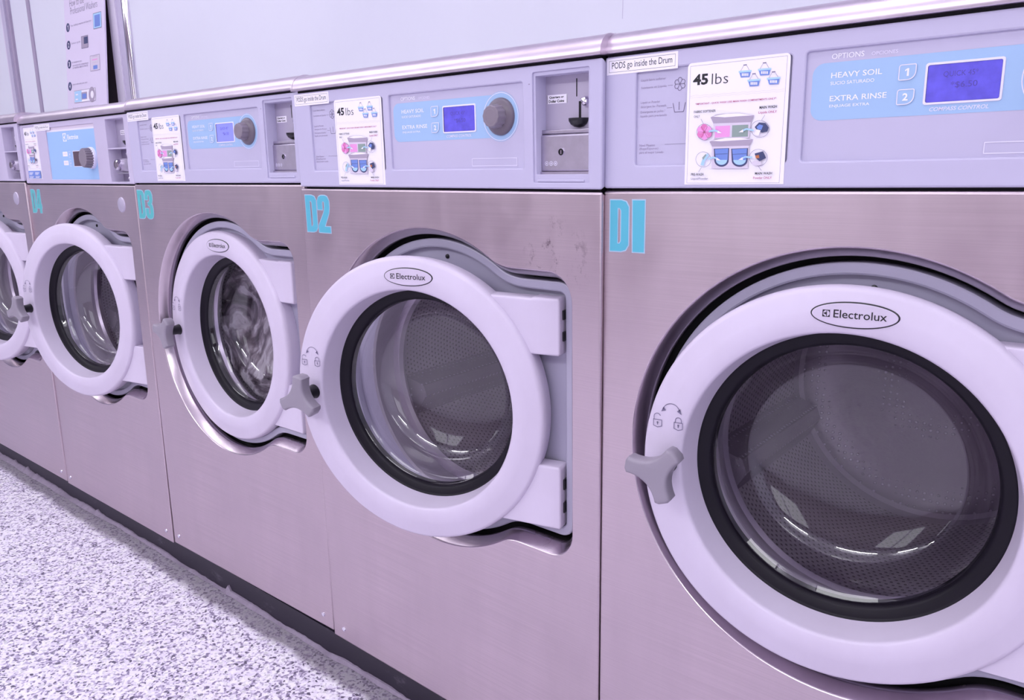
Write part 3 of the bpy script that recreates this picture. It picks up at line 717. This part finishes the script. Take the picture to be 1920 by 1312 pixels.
def knob(mb, cu, cz, r0, r1, y0, y1, n=14, m=None, depth=0.12):
    """round grip with flutes"""
    k = n*4; rows = []
    for y, rr, f in ((y0, r0, 1), (y1+0.004, r1, 1), (y1+0.001, r1*0.96, 0.6), (y1, r1*0.86, 0.0)):
        rows.append([(cu+rr*(1-depth*f*(1 if (i % 4) in (1, 2) else 0))*math.cos(2*PI*i/k), y, cz+rr*(1-depth*f*(1 if (i % 4) in (1, 2) else 0))*math.sin(2*PI*i/k)) for i in range(k)])
    for a, b in zip(rows, rows[1:]): mb.strip(a, b, m, False)
    mb.poly(rows[-1], m)
    mb.lathe([(0.0001, y1+0.0016), (r1*0.52, y1+0.0012), (r1*0.60, y1-0.0002), (r1*0.66, y1+0.0000)], cu, cz, 32, m)

def make_fascia(root, old=False):
    pm = PANEL_OLD if old else PANEL
    mb = MB(HW); outer = rrect(0.0016, ZP+0.0012, W-0.0016, ZT-0.0010, 0.004, 3)
    if not old:
        lid = rrect(0.0515, 1.1535, 0.2740, 1.2865, 0.006, 4); ctl = rrect(0.2870, 1.1540, 0.6030, 1.2875, 0.006, 4); cfr = rrect(0.6190, 1.1325, 0.7270, 1.2985, 0.004, 3)
        cin = rrect(0.6235, 1.1455, 0.7232, 1.2925, 0.001, 2)
        mb.slab(outer, 0, 0.026, 0.0030, pm, holes=[lid, ctl, cfr], side_in=0.008)
        mb.recess(lid, 0, 0.0042, pm, 0.0024); mb.recess(ctl, 0, 0.0042, pm, 0.0024)
        fl = mb.recess(cfr, 0, 0.0030, pm, 0.0012, floor=False); mb.sheet(fl, [cin], 0.0030, pm)
        mb.recess(cin, 0.0030, 0.036, pm, 0.0008, draft=-0.0006)
        mb.slab(rrect(0.6270, 1.1350, 0.7160, 1.1385, 0.001, 2), 0.0012, 0.0035, 0.001, pm)
        mb.box(0.6130, 0.6155, -0.0003, 0.001, 1.2800, 1.2815, INKGL)
        y = 0.0042-0.0005
        mb.text('OPTIONS', (0.3180, 1.2742, 0.3548, 1.2803), y, INKW, 0.008); mb.text('OPCIONES', (0.3628, 1.2742, 0.3912, 1.2783), y, INKL, 0.008)
        mb.text('HEAVY SOIL', (0.3187, 1.2526, 0.3760, 1.2590), y, INKW, 0.010); mb.text('SUCIO SATURADO', (0.3184, 1.2448, 0.3680, 1.2487), y, INKW, 0.008)
        mb.text('EXTRA RINSE', (0.3188, 1.2260, 0.3828, 1.2324), y, INKW, 0.010); mb.text('ENJUAGE EXTRA', (0.3188, 1.2180, 0.3646, 1.2222), y, INKW, 0.008)
        mb.text('COMPASS CONTROL', (0.4290, 1.2080, 0.4870, 1.2123), y, INKL, 0.012, shear=0.25)
        mb.ring(rrect(0.4865, 1.1600, 0.5850, 1.1728, 0.001, 2), 0.0011, y, INKL)
        y = 0.0042-0.0004
        for t, b in (('Liquid fabric softener', (0.0594, 1.2690, 0.0978, 1.2730)), ('Suavizante en Liquido', (0.0596, 1.2592, 0.0993, 1.2630)), ('Liquid or Powder', (0.0595, 1.2392, 0.0899, 1.2432)), ('detergent for Prewash', (0.0596, 1.2334, 0.0990, 1.2374)),
                     ('Detergente en polvo /', (0.0594, 1.2264, 0.0977, 1.2304)), ('liquido para pre-lavado', (0.0592, 1.2208, 0.1005, 1.2248)), ('Nivel Maximo', (0.0586, 1.1818, 0.0833, 1.1852)), ('(Ropa/Espumas)', (0.0586, 1.1766, 0.0883, 1.1804)), ('para el mejor Lavado', (0.0587, 1.1712, 0.0967, 1.1752))):
            mb.text(t, b, y, INKGL, 0.0, res=2)
        mb.line((0.1009, 1.2616), (0.1088, 1.2616), 0.0004, y, INKG); mb.line((0.1002, 1.2323), (0.1086, 1.2323), 0.0004, y, INKG); mb.line((0.0985, 1.1837), (0.1320, 1.1838), 0.0004, y, INKG)
        fc = (0.1191, 1.2622)
        for i in range(6):
            a = PI/6+PI/3*i; mb.pline([(fc[0]+0.0054*math.cos(a)+0.0030*math.cos(a+math.radians(q)), fc[1]+0.0054*math.sin(a)+0.0030*math.sin(a+math.radians(q))) for q in range(-105, 106, 30)], 0.0008, y, INKG)
            mb.line(fc, (fc[0]+0.0058*math.cos(a+PI/6), fc[1]+0.0058*math.sin(a+PI/6)), 0.0008, y-0.00003, INKG)
        mb.pline([(0.1095, 1.2378), (0.1122, 1.2260), (0.1256, 1.2260), (0.1281, 1.2378)], 0.0009, y, INKG); mb.line((0.1188, 1.2390), (0.1188, 1.2286), 0.0009, y, INKG)
    else:
        inset = rrect(0.2060, 1.1355, 0.5420, 1.2925, 0.003, 3); lid = rrect(0.0230, 1.1345, 0.1420, 1.2995, 0.004, 3); cin = rrect(0.6135, 1.1290, 0.7235, 1.2990, 0.003, 3)
        mb.slab(outer, 0, 0.026, 0.0030, pm, holes=[inset, lid, cin], side_in=0.008)
        mb.recess(inset, 0, 0.0030, pm, 0.0012); mb.recess(lid, 0, 0.0010, pm, 0.0005); mb.recess(cin, 0, 0.040, pm, 0.0012, draft=-0.0004)
    fas = mb.build('control_panel', root)
    mb = MB(HW); mb.box(0.010, W-0.010, 0.010, 0.026, ZP-0.006, ZP+0.004, DARK); mb.box(0.010, W-0.010, 0.006, 0.026, ZT-0.003, ZT+0.0035, DARK); mb.build('joint_seal', root)
    yb = 0.0042-0.0002
    if not old:
        mb = MB(HW)
        mb.sheet(rrect(0.2965, 1.2043, 0.545, 1.2705, (0.014, 0.001, 0.001, 0.014), 8), [rrect(0.4235, 1.2170, 0.4965, 1.2580, 0.002, 4)], yb, BLUE)
        mb.flat(circ(0.5515, 1.2365, 0.0382, 64), yb-0.00008, BLUE); l = circ(0.5515, 1.2365, 0.0372, 64); mb.sheet(l, [offset(ccw(l), 0.0011)], yb-0.00016, INKL)
        mb.build('blue_overlay', fas)
        y = yb-0.0003
        for z0, z1, t in ((1.2435, 1.2610, '1'), (1.2168, 1.2340, '2')):
            mb = MB(HW); l = rrect(0.3938, z0, 0.4124, z1, (0.002, 0.009, 0.002, 0.003), 5)
            mb.slab(l, y-0.0006, yb, 0.0004, BLUE, seg=1); mb.ring(l, 0.0011, y-0.0009, INKL)
            if t == '1': mb.one(0.4030, z0+0.0045, z1-0.0045, 0.0036, y-0.0009, INKW)
            else: mb.text(t, (0.4000, z0+0.0045, 0.4058, z1-0.0045), y-0.0009, INKW, 0.03)
            mb.build('option_button', fas)
        mb = MB(HW); l = rrect(0.4215, 1.2150, 0.4985, 1.2600, 0.003, 4); l2 = rrect(0.4240, 1.2175, 0.4960, 1.2575, 0.002, 4)
        mb.slab(l, y-0.0008, yb, 0.0006, INKL, holes=[l2]); mb.recess(l2, y-0.0008, 0.0011, BLACKP, 0.0002, mf=LCD)
        scr = mb.build('display_screen', fas)
        mb = MB(HW); yd = y+0.0002
        mb.text('QUICK 45*', (0.4400, 1.2430, 0.4740, 1.2500), yd, LCDTXT, 0.0); mb.text('*$6.50', (0.4480, 1.2310, 0.4740, 1.2385), yd, LCDTXT, 0.0); mb.build('display_characters', scr)
        mb = MB(HW); c = (0.5520, 1.2365)
        mb.lathe([(0.0130, -0.0060), (0.0200, -0.0045), (0.0262, -0.0018), (0.0288, 0.0010), (0.0292, 0.0044)], *c, 48, KNOB2); kn = mb.build('knob_base', fas)
        mb = MB(HW); knob(mb, *c, 0.0195, 0.0175, -0.002, -0.0215, 12, KNOB, 0.07); mb.build('program_knob', fas)
        mb = MB(HW); st = rrect(0.1325, 1.1290, 0.2700, 1.2865, (0.0, 0.0, 0.0055, 0.0055), 4); mb.slab(st, -0.0006, 0.0004, 0.0001, PAPER, seg=1)
        sticker_art(mb, (0.1325, 1.1290, 0.2700, 1.2865), -0.0007); mb.build('instruction_sticker', root)
        pods(root, 0.0055, 1.2822, 0.1175, 1.3042, 0.0)
    else:
        mb = MB(HW); y = 0.0030-0.0002
        mb.flat(rrect(0.2070, 1.1362, 0.5412, 1.2780), y, BLUE4); mb.flat(rrect(0.2070, 1.2780, 0.5412, 1.2830), y, INKL); mb.flat(rrect(0.2070, 1.2830, 0.5412, 1.2918), y, MAUVE2)
        emblem(mb, 0.3215, 1.2475, 0.0240, y-0.0001, INKW); mb.text('Electrolux', (0.3530, 1.2525, 0.4290, 1.2660), y-0.0001, INKW, 0.02)
        mb.build('blue_overlay', fas)
        for z in (1.2045, 1.1785):
            mb = MB(HW); mb.slab(rrect(0.3065, z, 0.3400, z+0.0135, 0.002, 2), y-0.0004, y, 0.0003, PAPER, seg=1); mb.text('QUICK' if z > 1.19 else 'EXTRA', (0.3110, z+0.0045, 0.3355, z+0.0095), y-0.0006, MAUVE2, 0); mb.build('option_label', fas)
            mb = MB(HW); l = rrect(0.3490, z-0.003, 0.3645, z+0.0140, 0.003, 3); mb.slab(l, y-0.0005, y, 0.0004, BLUE4, seg=1); mb.ring(l, 0.0010, y-0.0008, INKL); mb.flat(circ(0.3568, z+0.0055, 0.0028, 12), y-0.0008, INKL); mb.build('option_button', fas)
        mb = MB(HW); l = rrect(0.3780, 1.1735, 0.4560, 1.2195, 0.001, 2); l2 = rrect(0.3800, 1.1755, 0.4540, 1.2175, 0.001, 2)
        mb.slab(l, y-0.0006, y, 0.0004, INKL, holes=[l2]); mb.recess(l2, y-0.0006, 0.0004, BLACKP, 0.0001, mf=WINDOWK); mb.build('display_screen', fas)
        mb = MB(HW); c = (0.5045, 1.1970); mb.lathe([(0.0260, -0.0060), (0.0300, -0.004), (0.0305, 0.0030)], *c, 40, INKL); mb.build('knob_base', fas)
        mb = MB(HW); knob(mb, *c, 0.0285, 0.0270, -0.004, -0.0245, 22, KNOB, 0.10); mb.build('program_knob', fas)
        mb = MB(HW); st = (0.0310, 1.1380, 0.1350, 1.2975); mb.slab(rrect(*st), 0.0002, 0.0010, 0.0001, PAPER, seg=1)
        sticker_art(mb, (0.0310, 1.1690, 0.1350, 1.2975), 0.0000); mb.flat(rrect(0.0345, 1.1405, 0.1315, 1.1640), -0.0015, MBLUE)
        for i, z in enumerate((1.1585, 1.1555, 1.1525, 1.1460, 1.1430)):
            for u0 in (0.040, 0.088): mb.line((u0, z), (u0+0.034-(i % 3)*0.005, z), 0.0014, -0.0018, PAPER)
        mb.build('instruction_sticker', root)
        pods(root, 0.1235, 1.2840, 0.2405, 1.3030, 0.0)
    coin_unit(fas, old); return fas

GL = {
 'D': ([(0, 0), (.6, 0), (.85, .03), (1, .13), (1, .87), (.85, .97), (.6, 1), (0, 1)], [(.40, .15), (.40, .85), (.52, .85), (.60, .80), (.60, .20), (.52, .15)]),
 '1': ([(.10, 0), (.95, 0), (.95, 1), (.05, 1)], None),
 '2': ([(0, 0), (1, 0), (1, .16), (.52, .16), (.95, .54), (1, .68), (1, .86), (.86, .97), (.65, 1), (.35, 1), (.12, .96), (0, .85), (0, .62), (.40, .62), (.40, .82), (.50, .86), (.60, .82), (.60, .68), (.50, .54), (0, .18)], None),
 '3': ([(0, .36), (.40, .36), (.40, .19), (.50, .14), (.60, .19), (.60, .40), (.48, .47), (.34, .47), (.34, .58), (.48, .58), (.60, .65), (.60, .80), (.50, .86), (.40, .81), (.40, .67), (0, .67), (0, .84), (.15, .97), (.35, 1), (.65, 1), (.88, .96), (1, .84), (1, .66), (.90, .55), (.80, .525), (.92, .48), (1, .37), (1, .16), (.87, .04), (.65, 0), (.35, 0), (.13, .04), (0, .16)], None),
 '4': ([(.5, 0), (.9, 0), (.9, .2), (1, .2), (1, .37), (.9, .37), (.9, 1), (.42, 1), (0, .37), (0, .2), (.5, .2)], [(.5, .37), (.5, .70), (.30, .37)])}
def decal(root, chars, m, z0=1.0330, h=0.0740):
    mb = MB(HW)
    for ch, u0, w in chars:
        o, hole = GL[ch]; f = lambda p: (u0+p[0]*w, z0+p[1]*h)
        lo = ccw([f(p) for p in o]); ho = [ccw([f(p) for p in hole])] if hole else []
        mb.slab(offset(lo, -0.0016), -0.0003, 0.0, 0.0001, CYANL, holes=[offset(q, 0.0014) for q in ho], seg=1)
        mb.sheet(lo, ho, -0.0005, m)
    mb.build('number_decal', root)

FIT = {1: (-0.00391, 0.00611, 0.01201, 0.01018, -0.00117, 0.0035), 2: (-0.00618, -0.00133, 0.00381, -0.01396, -0.01622, 0.00685), 3: (0.00839, 0.00156, 0.00709, 0.00625, 0.00200, -0.00542),
       4: (0.00467, -0.00563, 0.00404, 0.00195, 0.00565, -0.00493), 5: (-0.00296, -0.0007, 0.00179, 0.00522, 0.00069, 0.0)}
def place(root, i):
    """every machine was levelled on its own: small offsets and tilts"""
    dy, dz, ro, yw, pi, dx = FIT[i]; x0 = -(i-1)*W
    ex = Vector((1, yw, ro)).normalized(); ez = Vector((-ro, pi, 1)); ez = (ez-ex*ez.dot(ex)).normalized(); ey = ez.cross(ex)
    base = Vector((x0+dx+HW+ro*0.6, dy-pi*0.6, dz))
    root.matrix_world = Matrix(((ex.x, ey.x, ez.x, base.x), (ex.y, ey.y, ez.y, base.y), (ex.z, ey.z, ez.z, base.z), (0, 0, 0, 1)))
def swing(root, deg, zo=0.0):
    d = child(root, 'door'); d.rotation_euler = (0, 0, math.radians(deg)); d.location.z += zo; return d
def turn_handle(root, deg):
    h = child(child(root, 'door'), 'door_handle'); p = Vector((0.134-HU, -HY, 0.737))
    h.matrix_basis = Matrix.Translation(p) @ Matrix.Rotation(math.radians(-deg), 4, 'Y') @ Matrix.Translation(-p)

GRP = 'front loading washers in the row'
w1 = thing('washing_machine', 'nearest stainless washer with cyan D1 on its front, door shut', 'washing machine', GRP)
make_body(w1); make_surround(w1); make_drum(w1); make_door(w1); make_trim(w1); make_fascia(w1)
w2 = dup(w1); w2['label'] = 'stainless washer marked D2, door ajar with grey handle turned, between D1 and D3'
tmp = thing('flared', 'x', 'x'); make_body(tmp, 0.010); child(w2, 'cabinet').data = child(tmp, 'cabinet').data; _me = child(w2, 'cabinet').data; _me.materials[_me.materials.find(STEEL.name)] = STEEL_SCUFF
for o in list(tmp.children)+[tmp]: bpy.data.objects.remove(o)
w3 = dup(w1); w3['label'] = 'stainless washer marked D3 running a soapy load, door shut'
for o in w3.children_recursive:
    if o.name.startswith('display_screen'):
        o.data = o.data.copy(); o.data.materials[o.data.materials.find(LCD.name)] = LCD3
w4 = thing('washing_machine', 'older washer marked D4 with all blue control panel, door ajar', 'washing machine', GRP)
make_body(w4); make_surround(w4); make_drum(w4); make_door(w4, badge=False); make_trim(w4); make_fascia(w4, old=True)
mb = MB(HW); mb.lathe([(0.0001, -0.0050), (0.012, -0.0045), (0.0195, -0.0025), (0.0212, 0.0)], 0.6610, 1.0678, 28, STEELD); mb.build('service_lock', w4)
w5 = dup(w4); w5['label'] = 'washer cut off by the left edge of the photo, next to D4'
decal(w1, (('D', 0.0140, 0.0310), ('1', 0.0505, 0.0220)), CYAN)
decal(w2, (('D', 0.0152, 0.0360), ('2', 0.0555, 0.0385)), CYAN)
decal(w3, (('D', 0.0125, 0.0360), ('3', 0.0520, 0.0400)), TEAL, 1.0315)
decal(w4, (('D', 0.0250, 0.0360), ('4', 0.0640, 0.0400)), TEAL, 1.0310)
for i, w in enumerate((w1, w2, w3, w4, w5)): place(w, i+1)
swing(w1, 5.0, -0.001); swing(w2, 13.5, 0.0); swing(w3, -0.5, 0.0); swing(w4, 11.0, 0.0); swing(w5, 12.0, 0.0)
turn_handle(w2, 33); turn_handle(w4, 30); turn_handle(w5, 30)

# soapy load turning behind the glass of D3
from mathutils import noise as mn
PF = [(0.0, 0.182), (0.05, 0.180), (0.10, 0.175), (0.14, 0.165), (0.160, 0.152), (0.170, 0.135), (0.176, 0.118), (0.186, 0.112), (0.196, 0.122), (0.204, 0.135), (0.222, 0.150), (0.234, 0.180), (0.236, 0.25), (0.232, 0.33), (0.20, 0.39), (0.12, 0.42), (0.0, 0.43)]
vs, fs, NA = [], [], 96; rows = []
pts = []
for (r0, y0), (r1, y1) in zip(PF, PF[1:]):
    k = max(2, int(math.hypot(r1-r0, y1-y0)/0.006)); pts += [(r0+(r1-r0)*i/k, y0+(y1-y0)*i/k) for i in range(k)]
pts.append(PF[-1])
for r, y in pts:
    row = []
    for i in range(NA):
        a = 2*PI*i/NA; q = Vector((r*math.cos(a), y, r*math.sin(a)))
        k = 0.5+0.5*mn.noise(q*26)+0.4*mn.noise(q*60+Vector((3, 1, 2)))
        q.y += 0.016*max(0, k) if y < 0.3 else -0.03*max(0, k)
        row.append(len(vs)); vs.append(q)
    rows.append(row)
for a, b in zip(rows, rows[1:]):
    for i in range(NA): j = (i+1) % NA; fs.append((a[i], a[j], b[j], b[i]))
me = bpy.data.meshes.new('laundry_load'); me.from_pydata(vs, [], fs); me.polygons.foreach_set('use_smooth', [True]*len(fs)); me.materials.append(SUDS)
o = bpy.data.objects.new('laundry_load', me); col.objects.link(o)
o.matrix_world = w3.matrix_world.copy(); o.location = w3.matrix_world @ Vector((DC[0]-HW, 0, DC[1]))
tag(o, 'wet white and dark laundry in suds behind the D3 glass', 'laundry')

# leaning how-to board on top of D4
def poster():
    z0, z1 = 1.3420, 2.17; xl, xr = X0-1.130, X0-0.727
    t = thing('instruction_board', 'tall white how-to washing board leaning on the wall behind D4', 'sign', loc=((xl+xr)/2, 0.615, z0))
    H = z1-z0; w = (xr-xl)/2
    mb = MB(); mb.slab(rrect(-w, 0, w, H, 0.002, 2), -0.003, 0.004, 0.0006, BOARDP, back=True)
    y = -0.0033
    def px(X, Y):   # printed layout in the board's plane, X Y as fractions
        return (-w+X*2*w, Y)
    def z_of(py): return 0.052+(1275-py)/1275*0.495     # print rows, measured from the board's foot
    def xo(px_, py): l = 245+60*py/1280; r = 735+33*py/1225; return -w+(px_-l)/(r-l)*2*w
    def q(px_, py): s = (px_-270)/480; return (xo(px_, py), z_of(py+100*(s-0.1)*(1.55-0.9*py/1280)))
    k = [y]
    def yy(): k[0] -= 0.00003; return k[0]
    def tx(s, x0, y0, x1, y1, h, m, b=0.0):
        a = q(x0, y0); c = q(x1, y1); mb.text(s, (a[0], a[1], c[0], a[1]+h), yy(), m, b, res=2)
    tx('Professional Washers', 330, 105, 660, 10, 0.030, INKG, -0.01); tx('How to use', 320, 22, 500, -10, 0.030, INKG, -0.01)
    for n_, (cx, cy) in enumerate(((298, 248), (307, 442), (315, 655), (324, 905), (335, 1285))):
        c = q(cx, cy); mb.flat(circ(c[0], c[1], 0.0195, 24), yy(), NAVY); yn = yy()
        if n_ == 0: mb.one(c[0]+0.001, c[1]-0.010, c[1]+0.010, 0.007, yn, PAPER)
        else: mb.text('%d' % (n_+1), (c[0]-0.006, c[1]-0.010, c[0]+0.006, c[1]+0.010), yn, PAPER, 0.02)
    tx('Place clothing in machine and close door', 335, 245, 590, 165, 0.011, INKGL); tx('Select cycle', 342, 440, 455, 405, 0.011, INKGL)
    tx('Add detergent to trays', 345, 652, 472, 620, 0.010, INKGL); tx('see machine for compartments', 360, 685, 552, 640, 0.010, INKGL); tx('or read the label on the lid', 360, 708, 545, 670, 0.010, INKGL)
    tx('Insert coins and press start', 360, 898, 540, 868, 0.010, INKGL); tx('display shows the remaining time in minutes', 365, 1170, 668, 1122, 0.010, INKGL)
    def rect(x0, y0, x1, y1, m, ol=None):
        a = q(x0, y1); b = q(x1, y0); b = (b[0], b[1]); l = rrect(min(a[0], b[0]), min(a[1], b[1]), max(a[0], b[0]), max(a[1], b[1]), 0.002, 2); mb.flat(l, yy(), m)
        if ol: mb.ring(l, 0.002, yy(), ol)
    rect(615, 45, 705, 250, LBLUE, INKG); rect(630, 75, 690, 225, MBLUE); rect(470, 315, 548, 475, MAUVE, INKG); rect(500, 330, 545, 420, NAVY)
    rect(578, 520, 686, 725, MAUVE2, INKGL); rect(600, 540, 662, 560, MAUVE); rect(598, 572, 660, 600, PINK); rect(605, 610, 660, 625, MAUVE); rect(612, 645, 660, 700, MBLUE)
    rect(382, 905, 635, 1095, PAPER, INKGL); rect(388, 945, 470, 1085, LBLUE); rect(472, 955, 536, 1050, MAUVE); rect(480, 975, 528, 1040, MBLUE); rect(398, 985, 428, 1005, PAPER); rect(398, 1040, 428, 1060, PAPER)
    c = q(595, 985); mb.flat(circ(c[0], c[1], 0.033, 28), yy(), MAUVE); mb.flat(circ(c[0]+0.002, c[1], 0.016, 20), yy(), PAPER)
    mb.build('board', t)
    t.rotation_euler = (math.radians(-4.9), 0, 0)
poster()
